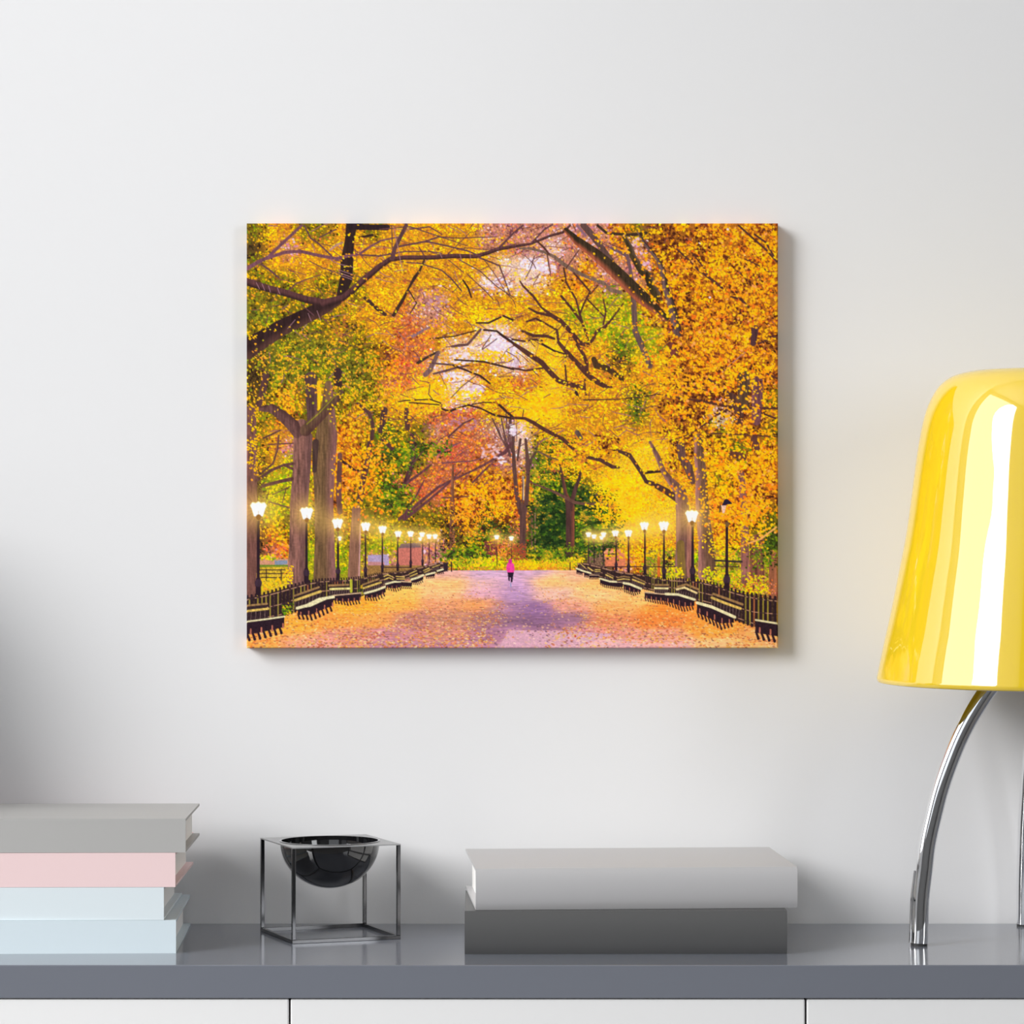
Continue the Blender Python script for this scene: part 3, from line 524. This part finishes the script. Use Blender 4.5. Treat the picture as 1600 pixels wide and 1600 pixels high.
    # weave of the fabric
    wv = 1+.03*np.sin(np.arange(H)*2*math.pi/(2.55*SS))[:, None, None]+.015*np.sin(np.arange(W)*2*math.pi/(2.55*SS))[None, :, None]
    img = np.clip(img*wv, 0, 255)
    return img.reshape(PH, SS, PW, SS, 3).mean((1, 3))/255.

# ---------------------------------------------------------------- materials in use
M_wall = mat('white_wall_paint', srgb(231,231,232), .75, bump=.05, bscale=60, spec=.2)
M_ceil = mat('ceiling_paint', (.8,.8,.8), .9)
M_floor = mat('grey_floor', (.22,.21,.2), .5)
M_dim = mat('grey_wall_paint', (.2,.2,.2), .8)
M_top = mat('slate_lacquer', srgb(119,123,133), .14, spec=.95, bump=.02, bscale=900)
M_door = mat('white_lacquer', srgb(243,243,243), .35)
M_gap = mat('shadow_gap', (.02,.02,.02), .6)
M_frame = mat('window_frame_white', (.85,.85,.85), .4)
M_page = mat('paper_pages', srgb(250,248,245), .8)
M_chrome = mat('chrome', (.9,.9,.91), .035, metal=1)
M_gun = mat('black_nickel', (.13,.13,.135), .14, metal=1.)
M_gunplate = mat('brushed_black_nickel', (.42,.42,.425), .32, metal=1.)
M_bowl = mat('black_gloss_enamel', (.006,.006,.007), .04, spec=.6, coat=.6)
M_rubber = mat('dark_foot', (.03,.03,.03), .5)
M_shade = mat('yellow_gloss_glass', (.86,.60,.014), .4, spec=.0, coat=1., coat_rough=.03)
M_shade.node_tree.nodes['Principled BSDF'].inputs['Coat IOR'].default_value = 2.5
M_back = mat('raw_canvas', srgb(222,216,204), .8)
M_vase = mat('dark_glazed_clay', (.06,.06,.065), .35)

# ---------------------------------------------------------------- the room
XL, XR, YF, HT = -2.55, 2.6, -5.0, 4.6
def wall_with_hole(axis, pos, thick, a0, a1, holes, z1=HT):
    """wall slab pieces around window holes; axis 'x' = wall at constant x running along y"""
    bm = bmesh.new()
    def piece(u0, u1, z0, z1):
        if u1-u0 < 1e-4 or z1-z0 < 1e-4: return
        if axis == 'x': box(bm, min(pos, pos+thick), max(pos, pos+thick), u0, u1, z0, z1)
        else: box(bm, u0, u1, min(pos, pos+thick), max(pos, pos+thick), z0, z1)
    u = a0
    for h0, h1, hz0, hz1 in holes:
        piece(u, h0, 0, z1); piece(h0, h1, 0, hz0); piece(h0, h1, hz1, z1); u = h1
    piece(u, a1, 0, z1)
    return bm
bm = bmesh.new(); box(bm, XL-.12, XR+.12, 0, .12, 0, HT); struct('wall_back', bm, M_wall)
WIN = (-3.15, -.34, .95, 4.4)
WINR = (-4.2, -2.6, 1.0, 3.0)
WINF = (-1.9, .3, .9, 2.9)
struct('wall_left', wall_with_hole('x', XL, -.12, YF, 0, [WIN]), M_wall)
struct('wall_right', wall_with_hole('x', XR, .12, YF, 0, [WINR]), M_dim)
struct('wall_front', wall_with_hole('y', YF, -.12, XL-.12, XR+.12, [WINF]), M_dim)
bm = bmesh.new(); box(bm, XL-.12, XR+.12, YF-.12, .12, -.05, 0); struct('floor', bm, M_floor)
bm = bmesh.new(); box(bm, XL-.12, XR+.12, YF-.12, .12, HT, HT+.05); struct('ceiling', bm, M_ceil)
def window(n, axis, pos, w):
    u0, u1, z0, z1 = w; bm = bmesh.new(); t = .05
    def b(a0, a1, c0, c1):
        if axis == 'x': box(bm, pos+(.04 if pos > 0 else -.09), pos+(.09 if pos > 0 else -.04), a0, a1, c0, c1)
        else: box(bm, a0, a1, pos-.09, pos-.04, c0, c1)
    b(u0, u1, z0, z0+t); b(u0, u1, z1-t, z1); b(u0, u0+t, z0+t, z1-t); b(u1-t, u1, z0+t, z1-t)
    struct('window_%d' % n, bm, M_frame)
window(1, 'x', XL, WIN); window(2, 'y', YF, WINF); window(3, 'x', XR, WINR)
def area(name, loc, rot, sx, sy, power, col=(1, 1, 1)):
    l = bpy.data.lights.new(name, 'AREA'); l.shape = 'RECTANGLE'; l.size = sx; l.size_y = sy; l.energy = power; l.color = col
    o = bpy.data.objects.new(name, l); C.objects.link(o); o.location = loc; o.rotation_euler = rot; return o
R_ = math.radians
area('window_daylight', (XL-.15, (WIN[0]+WIN[1])/2, (WIN[2]+WIN[3])/2), (0, R_(-90), 0), WIN[3]-WIN[2], WIN[1]-WIN[0], 62, (1, .995, .99))
area('window_daylight', (XR+.15, (WINR[0]+WINR[1])/2, (WINR[2]+WINR[3])/2), (0, R_(90), 0), WINR[3]-WINR[2], WINR[1]-WINR[0], 52, (.97, .985, 1))
area('window_daylight', ((WINF[0]+WINF[1])/2, YF-.15, (WINF[2]+WINF[3])/2), (R_(90), 0, 0), WINF[1]-WINF[0], WINF[3]-WINF[2], 5, (.97, .985, 1))
sl = bpy.data.lights.new('sun', 'SUN'); sl.energy = 3.05; sl.angle = R_(27); sl.color = (1, .99, .98)
so_ = bpy.data.objects.new('sun', sl); C.objects.link(so_); so_.rotation_euler = Vector((-1.28, -1, .76)).to_track_quat('Z', 'Y').to_euler(); so_.location = (XL-1, -3, 4)

# ---------------------------------------------------------------- sideboard
YT = -.3025
G = (-1.089, -.641, -.193, .255, .703, 1.151)
sb = thing('sideboard', (0, 0, 0), 'long white sideboard with a thick slate grey top against the wall', 'sideboard')
bm = bmesh.new(); box(bm, G[0], G[-1], YT, -.0005, TOP-.0289, TOP); obj('top', bm, M_top, sb, bevel=.0008)['label'] = 'thick slate grey top'
bm = bmesh.new(); box(bm, G[0]+.002, G[-1]-.002, YT+.022, -.002, .08, TOP-.0289); obj('carcass', bm, M_gap, sb)
bm = bmesh.new(); box(bm, G[0]+.03, G[-1]-.03, YT+.06, -.03, 0, .08); obj('plinth', bm, M_gap, sb)
for a, b in zip(G, G[1:]):
    bm = bmesh.new(); box(bm, a+.00085, b-.00085, YT+.002, YT+.0215, .085, TOP-.0289-.0009); obj('door', bm, M_door, sb, bevel=.0012)

# ---------------------------------------------------------------- the canvas
z1 = ZC+(800-348.5)/5400*3.28; z0 = ZC-(1013-800)/5400*3.28; xa = (385-800)/5400*3.28; xb = (1216-800)/5400*3.28
cv = thing('canvas_print', ((xa+xb)/2, 0, z0), 'unframed canvas print of an autumn tree avenue with lit lanterns, hung on the wall', 'picture')
cw, ch, cd = (xb-xa), z1-z0, .0165
bm = bmesh.new(); box(bm, -cw/2+.0006, cw/2-.0006, -cd+.0003, -.0006, .0006, ch-.0006); obj('stretcher', bm, M_back, cv, bevel=.001)
PIC = paint_print()
def lin(a): return np.where(a <= .04045, a/12.92, ((a+.055)/1.055)**2.4)
def canvas_mesh():
    h, w = PH, PW
    # one column / row more on every side wraps round the edge of the stretcher
    xs = np.concatenate([[0, 0], np.linspace(0, 1, w), [1, 1]]); zs = np.concatenate([[0, 0], np.linspace(0, 1, h), [1, 1]])
    iy = np.clip(np.arange(h+4)-2, 0, h-1); ix = np.clip(np.arange(w+4)-2, 0, w-1)
    X, Z = np.meshgrid(xs, zs)
    co = np.zeros((h+4, w+4, 3), np.float32)
    co[..., 0] = (X-.5)*cw; co[..., 2] = (1-Z)*ch; co[..., 1] = -cd
    ins = .0009
    e = np.zeros((h+4, w+4), bool); e[:1] = 1; e[-1:] = 1; e[:, :1] = 1; e[:, -1:] = 1
    f = np.zeros((h+4, w+4), bool); f[1:-1, 1:-1] = 1; f[2:-2, 2:-2] = 0
    co[..., 1][e] = -.0007; co[..., 1][f] = -cd+.0009
    # draw the face in by the roundness of the edge
    inner = ~(e | f); co[..., 0][inner] *= (cw/2-ins)/(cw/2); co[..., 2][inner] = ch/2+(co[..., 2][inner]-ch/2)*(ch/2-ins)/(ch/2)
    col = np.ones((h+4, w+4, 4), np.float32); col[..., :3] = np.minimum(lin(PIC)*1.12, .95)[iy][:, ix]
    H, W = h+4, w+4
    idx = np.arange(H*W).reshape(H, W)
    q = np.stack([idx[:-1, :-1], idx[1:, :-1], idx[1:, 1:], idx[:-1, 1:]], -1).reshape(-1, 4)
    me = bpy.data.meshes.new('print')
    me.vertices.add(H*W); me.vertices.foreach_set('co', co.reshape(-1))
    me.loops.add(q.size); me.loops.foreach_set('vertex_index', q.reshape(-1).astype(np.int32))
    me.polygons.add(len(q)); me.polygons.foreach_set('loop_start', np.arange(0, q.size, 4, dtype=np.int32))
    me.update(calc_edges=True)
    a = me.color_attributes.new('ink', 'FLOAT_COLOR', 'POINT'); a.data.foreach_set('color', col.reshape(-1))
    me.validate(); me.update()
    return me
m = bpy.data.materials.new('printed_canvas'); m.use_nodes = True; nt = m.node_tree; b = nt.nodes['Principled BSDF']
at = nt.nodes.new('ShaderNodeAttribute'); at.attribute_name = 'ink'; nt.links.new(at.outputs['Color'], b.inputs['Base Color'])
b.inputs['Roughness'].default_value = .85; b.inputs['Specular IOR Level'].default_value = .08
me = canvas_mesh(); me.materials.append(m)
o = bpy.data.objects.new('print', me); C.objects.link(o); o.parent = cv

# ---------------------------------------------------------------- books
def book(x0, x1, y0, y1, z0, t, cover, label, spine='front', round_=0., rz=0., page_in=.006, ct=.0022, group=None, bev=.0006):
    """a closed book lying flat, its spine towards the room; x0..x1 long side, y0 front, y1 back"""
    cx, cy = (x0+x1)/2, (y0+y1)/2; hx, hy = (x1-x0)/2, (y1-y0)/2
    r = thing('book', (cx, cy, z0), label, 'book', rz, group)
    # cover: back board, front board and spine in one wrap, as a section in y-z extruded along x
    n = 10; out = []; inn = []
    for i in range(n+1):
        v = i/n; z = t*v; s = 1-(2*v-1)**2
        e = 1-abs(2*v-1)**6
        out.append((-hy-round_*(s*.7+.3*e)+round_*.0, z))
        inn.append((-hy+ct-round_*(s*.7+.3*e)*.9, ct+(t-2*ct)*v))
    sec = [(hy, 0)]+out+[(hy, t), (hy, t-ct)]+inn[::-1]+[(hy, ct)]
    bm = bmesh.new(); A = [bm.verts.new((-hx, a, b)) for a, b in sec]; B = [bm.verts.new((hx, a, b)) for a, b in sec]
    k = len(sec)
    for i in range(k): bm.faces.new((A[i], A[(i+1) % k], B[(i+1) % k], B[i]))
    # end caps as strips so the C shape stays clean
    no, ni = len(out), len(inn)
    for V in (A, B):
        O = V[1:1+no]; TB = V[1+no]; TI = V[2+no]; I = V[3+no:3+no+ni][::-1]; LI = V[3+no+ni]; L0 = V[0]
        for a in range(no-1): bm.faces.new((O[a], O[a+1], I[a+1], I[a]))
        bm.faces.new((L0, O[0], I[0], LI)); bm.faces.new((O[-1], TB, TI, I[-1]))
    obj('cover', bm, cover, r, smooth=35)
    bm = bmesh.new(); box(bm, -hx+page_in, hx-page_in, -hy+ct*1.05, hy-page_in, ct, t-ct); obj('pages', bm, M_page, r)
    return r
def px(x, y): return (x-800)*(DW+y)/F          # the x of a point seen at pixel x, y metres from the wall (y < 0)
Cg = mat('warm_grey_cloth', srgb(176,175,173), .55, bump=.1, bscale=1500)
Cp = mat('blush_pink_cloth', srgb(238,210,210), .6, bump=.1, bscale=1500)
Cb = mat('pale_blue_cloth', srgb(220,230,234), .6, bump=.1, bscale=1500)
Cb2 = mat('pale_ice_blue_cloth', srgb(212,225,231), .6, bump=.1, bscale=1500)
Cs = mat('silver_grey_cloth', srgb(186,185,186), .42, bump=.06, bscale=1500)
Cd = mat('charcoal_cloth', srgb(84,84,84), .42, bump=.06, bscale=1500)
def zpx(y, Y): return ZC-(y-800)*(DW+Y)/F
def laid(cx, cy, sx, L, D, rz, *a, **k):
    """place a book by one front corner (sx = +1 right, -1 left) and its turn"""
    a_ = math.radians(rz); vx, vy = -sx*L/2, D/2
    X = cx+vx*math.cos(a_)-vy*math.sin(a_); Y = cy+vx*math.sin(a_)+vy*math.cos(a_)
    return book(X-L/2, X+L/2, Y-D/2, Y+D/2, *a, rz=a_, **k)
yf = -.222
zb = TOP
for yt, xr, L, D, rz, cm, lab in ((1437.5, 275, .30, .208, 1.8, Cb2, 'pale ice blue book at the bottom of the left stack, on the grey top'),
         (1386, 256, .295, .200, .9, Cb, 'pale blue book between the ice blue and the pink book, left stack'),
         (1332, 274, .31, .200, .7, Cp, 'blush pink book under the grey book, left stack'),
         (1279, 290, .315, .162, .8, Cg, 'grey book on top of the pastel stack at the left')):
    zt = zpx(yt, yf); laid(px(xr, yf), yf, 1, L, D, rz, zb, zt-zb-.0002, cm, lab, page_in=.0065); zb = zt
zt = zpx(1423, -.229)
laid(px(1230, -.229), -.226, 1, px(1230, -.229)-px(726, -.229), .166, .5, TOP, zt-TOP-.0002, Cd, 'charcoal grey book under the light grey one, right of the bowl', round_=.004)
z2 = zpx(1357, -.222)
laid(-.0324, -.2245, -1, .288, .182, 3.6, zt, z2-zt, Cs, 'light silver grey book lying on the charcoal book', round_=.004)

# ---------------------------------------------------------------- bowl in its cube stand
bs = thing('bowl_stand', (-.158, -.084, TOP), 'small open cube stand of black nickel holding a glossy black half-sphere bowl', 'decorative bowl', 0)
P = {'near': Vector((-.1998, -.1564)), 'left': Vector((-.2482, -.060)), 'right': Vector((-.1022, -.120))}
side = .104
dv = (P['right']-P['near']); ang = math.atan2(dv.y, dv.x)
ctr = Vector((-.1998, -.1564))+Vector((math.cos(ang)-math.sin(ang), math.sin(ang)+math.cos(ang)))*side/2
bs.location = (ctr.x, ctr.y, TOP); bs.rotation_euler.z = ang
h = side/2; HB = .0875; r_ = .0017
bm = bmesh.new()
for (a, b, c, d) in ((-h, h, -h, -h+2*r_), (-h, h, h-2*r_, h), (-h, -h+2*r_, -h+2*r_, h-2*r_), (h-2*r_, h, -h+2*r_, h-2*r_)): box(bm, a, b, c, d, 0, 2*r_)
obj('base_frame', bm, M_gun, bs, bevel=.0003)
for sx in (-1, 1):
    for sy in (-1, 1):
        bm = bmesh.new(); x, y = sx*(h-r_), sy*(h-r_); box(bm, x-r_, x+r_, y-r_, y+r_, 2*r_, HB-.001); obj('post', bm, M_gun, bs, bevel=.0004)
# top plate with a round hole
RB = .0465; n = 96; bm = bmesh.new()
def sq(a):
    c, s = math.cos(a), math.sin(a); k = h/max(abs(c), abs(s)); return c*k, s*k
for zz in (HB-.001, HB):
    pass
rin = [[bm.verts.new((RB*math.cos(2*math.pi*i/n), RB*math.sin(2*math.pi*i/n), z)) for i in range(n)] for z in (HB-.001, HB)]
rou = [[bm.verts.new((*sq(2*math.pi*i/n), z)) for i in range(n)] for z in (HB-.001, HB)]
for i in range(n):
    j = (i+1) % n
    bm.faces.new((rin[1][i], rou[1][i], rou[1][j], rin[1][j])); bm.faces.new((rin[0][i], rin[0][j], rou[0][j], rou[0][i]))
    bm.faces.new((rou[0][i], rou[0][j], rou[1][j], rou[1][i])); bm.faces.new((rin[0][i], rin[1][i], rin[1][j], rin[0][j]))
obj('top_plate', bm, M_gunplate, bs)
prof = []
for i in range(33):
    a = math.pi/2*i/32; prof.append((RB*.995*math.sin(a), HB-.0005-RB*.93*math.cos(a)))
prof += [(RB*.995+.0004, HB+.0006), (RB*.965, HB+.0006)]
for i in range(33):
    a = math.pi/2*(1-i/32); prof.append((RB*.965*math.sin(a), HB-.0005-RB*.9*math.cos(a)))
obj('bowl', lathe(prof, 128), M_bowl, bs, smooth=50)['label'] = 'glossy black half-sphere bowl'

# ---------------------------------------------------------------- table lamp
LX, LY = .493, -.165
lamp = thing('table_lamp', (LX, LY, TOP), 'yellow glass table lamp on curved chrome legs at the right edge', 'lamp')
B0 = ZC-TOP       # eye height above the worktop
outp = [(.1605,-.1545),(.1615,-.1515),(.1605,-.146),(.1549,-.119),(.1492,-.0935),(.1422,-.0585),(.1348,-.020),(.1295,.018),(.1256,.048),(.122,.070),(.118,.088),(.1125,.1025),(.105,.1145),(.095,.1225),(.083,.1268),(.068,.1288),(.03,.1298),(.0,.13)]
def smoothp(P, k=5):
    Q = []
    for i in range(len(P)-1):
        p0 = Vector(P[max(i-1, 0)]); p1 = Vector(P[i]); p2 = Vector(P[i+1]); p3 = Vector(P[min(i+2, len(P)-1)])
        for j in range(k):
            t = j/k; Q.append(.5*((2*p1)+(p2-p0)*t+(2*p0-5*p1+4*p2-p3)*t*t+(3*p1-p0-3*p2+p3)*t**3))
    Q.append(Vector(P[-1])); return Q
so = smoothp(outp)
inner = [((max(r-.004, 0)), z-(.004 if r < .1 else .0008)) for r, z in [tuple(v) for v in so]][::-1]
prof = [(0, so[-1][1]-.004)]+inner[1:]+[tuple(v) for v in so]
prof = [(max(r, 0), z+B0) for r, z in prof]
obj('lamp_shade', lathe(prof, 160), M_shade, lamp, smooth=60)['label'] = 'glossy yellow bell-shaped glass shade'
legprof = [(.124,.0025),(.1235,.012),(.1225,.042),(.1195,.068),(.1165,.093),(.111,.118),(.1045,.143),(.0965,.166),(.0865,.190),(.0745,.212),(.058,.236),(.040,.254),(.020,.266),(.004,.271)]
sect = []
for i in range(28):
    a = 2*math.pi*i/28; c, s = math.cos(a), math.sin(a)
    sect.append((.0080*abs(c)**.75*(1 if c > 0 else -1), .0078*abs(s)**.75*(1 if s > 0 else -1)))
for k, (ang, R0, prog) in enumerate(((181., .124, 1), (92.5, .146, 1), (318., .13, 1))):
    a = R_(ang); d = Vector((math.cos(a), math.sin(a), 0)); sd = Vector((-math.sin(a), math.cos(a), 0))
    pts = smoothp([(r*R0/.124, z) for r, z in legprof], 5)
    lg = obj('leg', sweep([(d*v[0]+Vector((0, 0, v[1])), sd, 1.) for v in pts], sect), M_chrome, lamp, smooth=60)
    rb = [v for v in smoothp([(r*R0/.124+.0078, z) for r, z in legprof[:4]], 4)]
    g = sweep([(d*v[0]+Vector((0, 0, v[1])), sd, 1.) for v in rb], [(.0022*math.cos(2*math.pi*i/12), .0016*math.sin(2*math.pi*i/12)) for i in range(12)])
    obj('ridge', g, M_chrome, lg, smooth=60)
    bm = bmesh.new(); bmesh.ops.create_cone(bm, cap_ends=True, segments=24, radius1=.0075, radius2=.0075, depth=.0026, matrix=Matrix.Translation(d*R0+Vector((0, 0, .0013)))); obj('foot', bm, M_rubber, lg)
obj('socket', lathe([(0,.262),(.012,.262),(.016,.268),(.016,.30),(.0125,.306),(.0125,.34),(0,.34)], 40), M_chrome, lamp, smooth=40)
obj('bulb', lathe([(0,.34),(.012,.34),(.014,.35),(.026,.375),(.03,.395),(.026,.415),(.014,.427),(0,.43)], 40), M_door, lamp, smooth=60)
obj('stem', lathe([(0,.43),(.003,.43),(.003,B0+.1255),(0,B0+.1255)], 16), M_chrome, lamp, smooth=40)

# unseen vessel added past the left edge, shaped to shade the wall there
obj_v = obj('shadow_vase', lathe([(0,0),(.06,0),(.072,.02),(.088,.10),(.096,.2),(.09,.27),(.072,.33),(.052,.37),(.05,.42),(.045,.42),(.047,.37),(.066,.33),(.084,.27),(.09,.2),(.075,.05),(0,.01)], 64), M_vase, None, smooth=60)
obj_v.scale = (1.1, 1.1, 1.03); obj_v.location = (-.724, -.165, TOP); tag(obj_v, 'unseen dark vessel added on the sideboard to shade the wall beside the left stack of books', 'shadow_vase')

# ---------------------------------------------------------------- camera, world, view
cam = bpy.data.cameras.new('camera'); co = bpy.data.objects.new('camera', cam); C.objects.link(co)
co.location = (0, -DW, ZC); co.rotation_euler = (R_(90), 0, 0); cam.sensor_width = 36; cam.lens = F/1600*36; cam.clip_start = .05
SC.camera = co
w = bpy.data.worlds.new('world'); SC.world = w; w.use_nodes = True; w.node_tree.nodes['Background'].inputs['Color'].default_value = (.9, .95, 1, 1); w.node_tree.nodes['Background'].inputs['Strength'].default_value = 1
vs = SC.view_settings; vs.view_transform = 'Standard'; vs.look = 'None'; vs.gamma = 1; vs.use_curve_mapping = False; vs.exposure = -.24
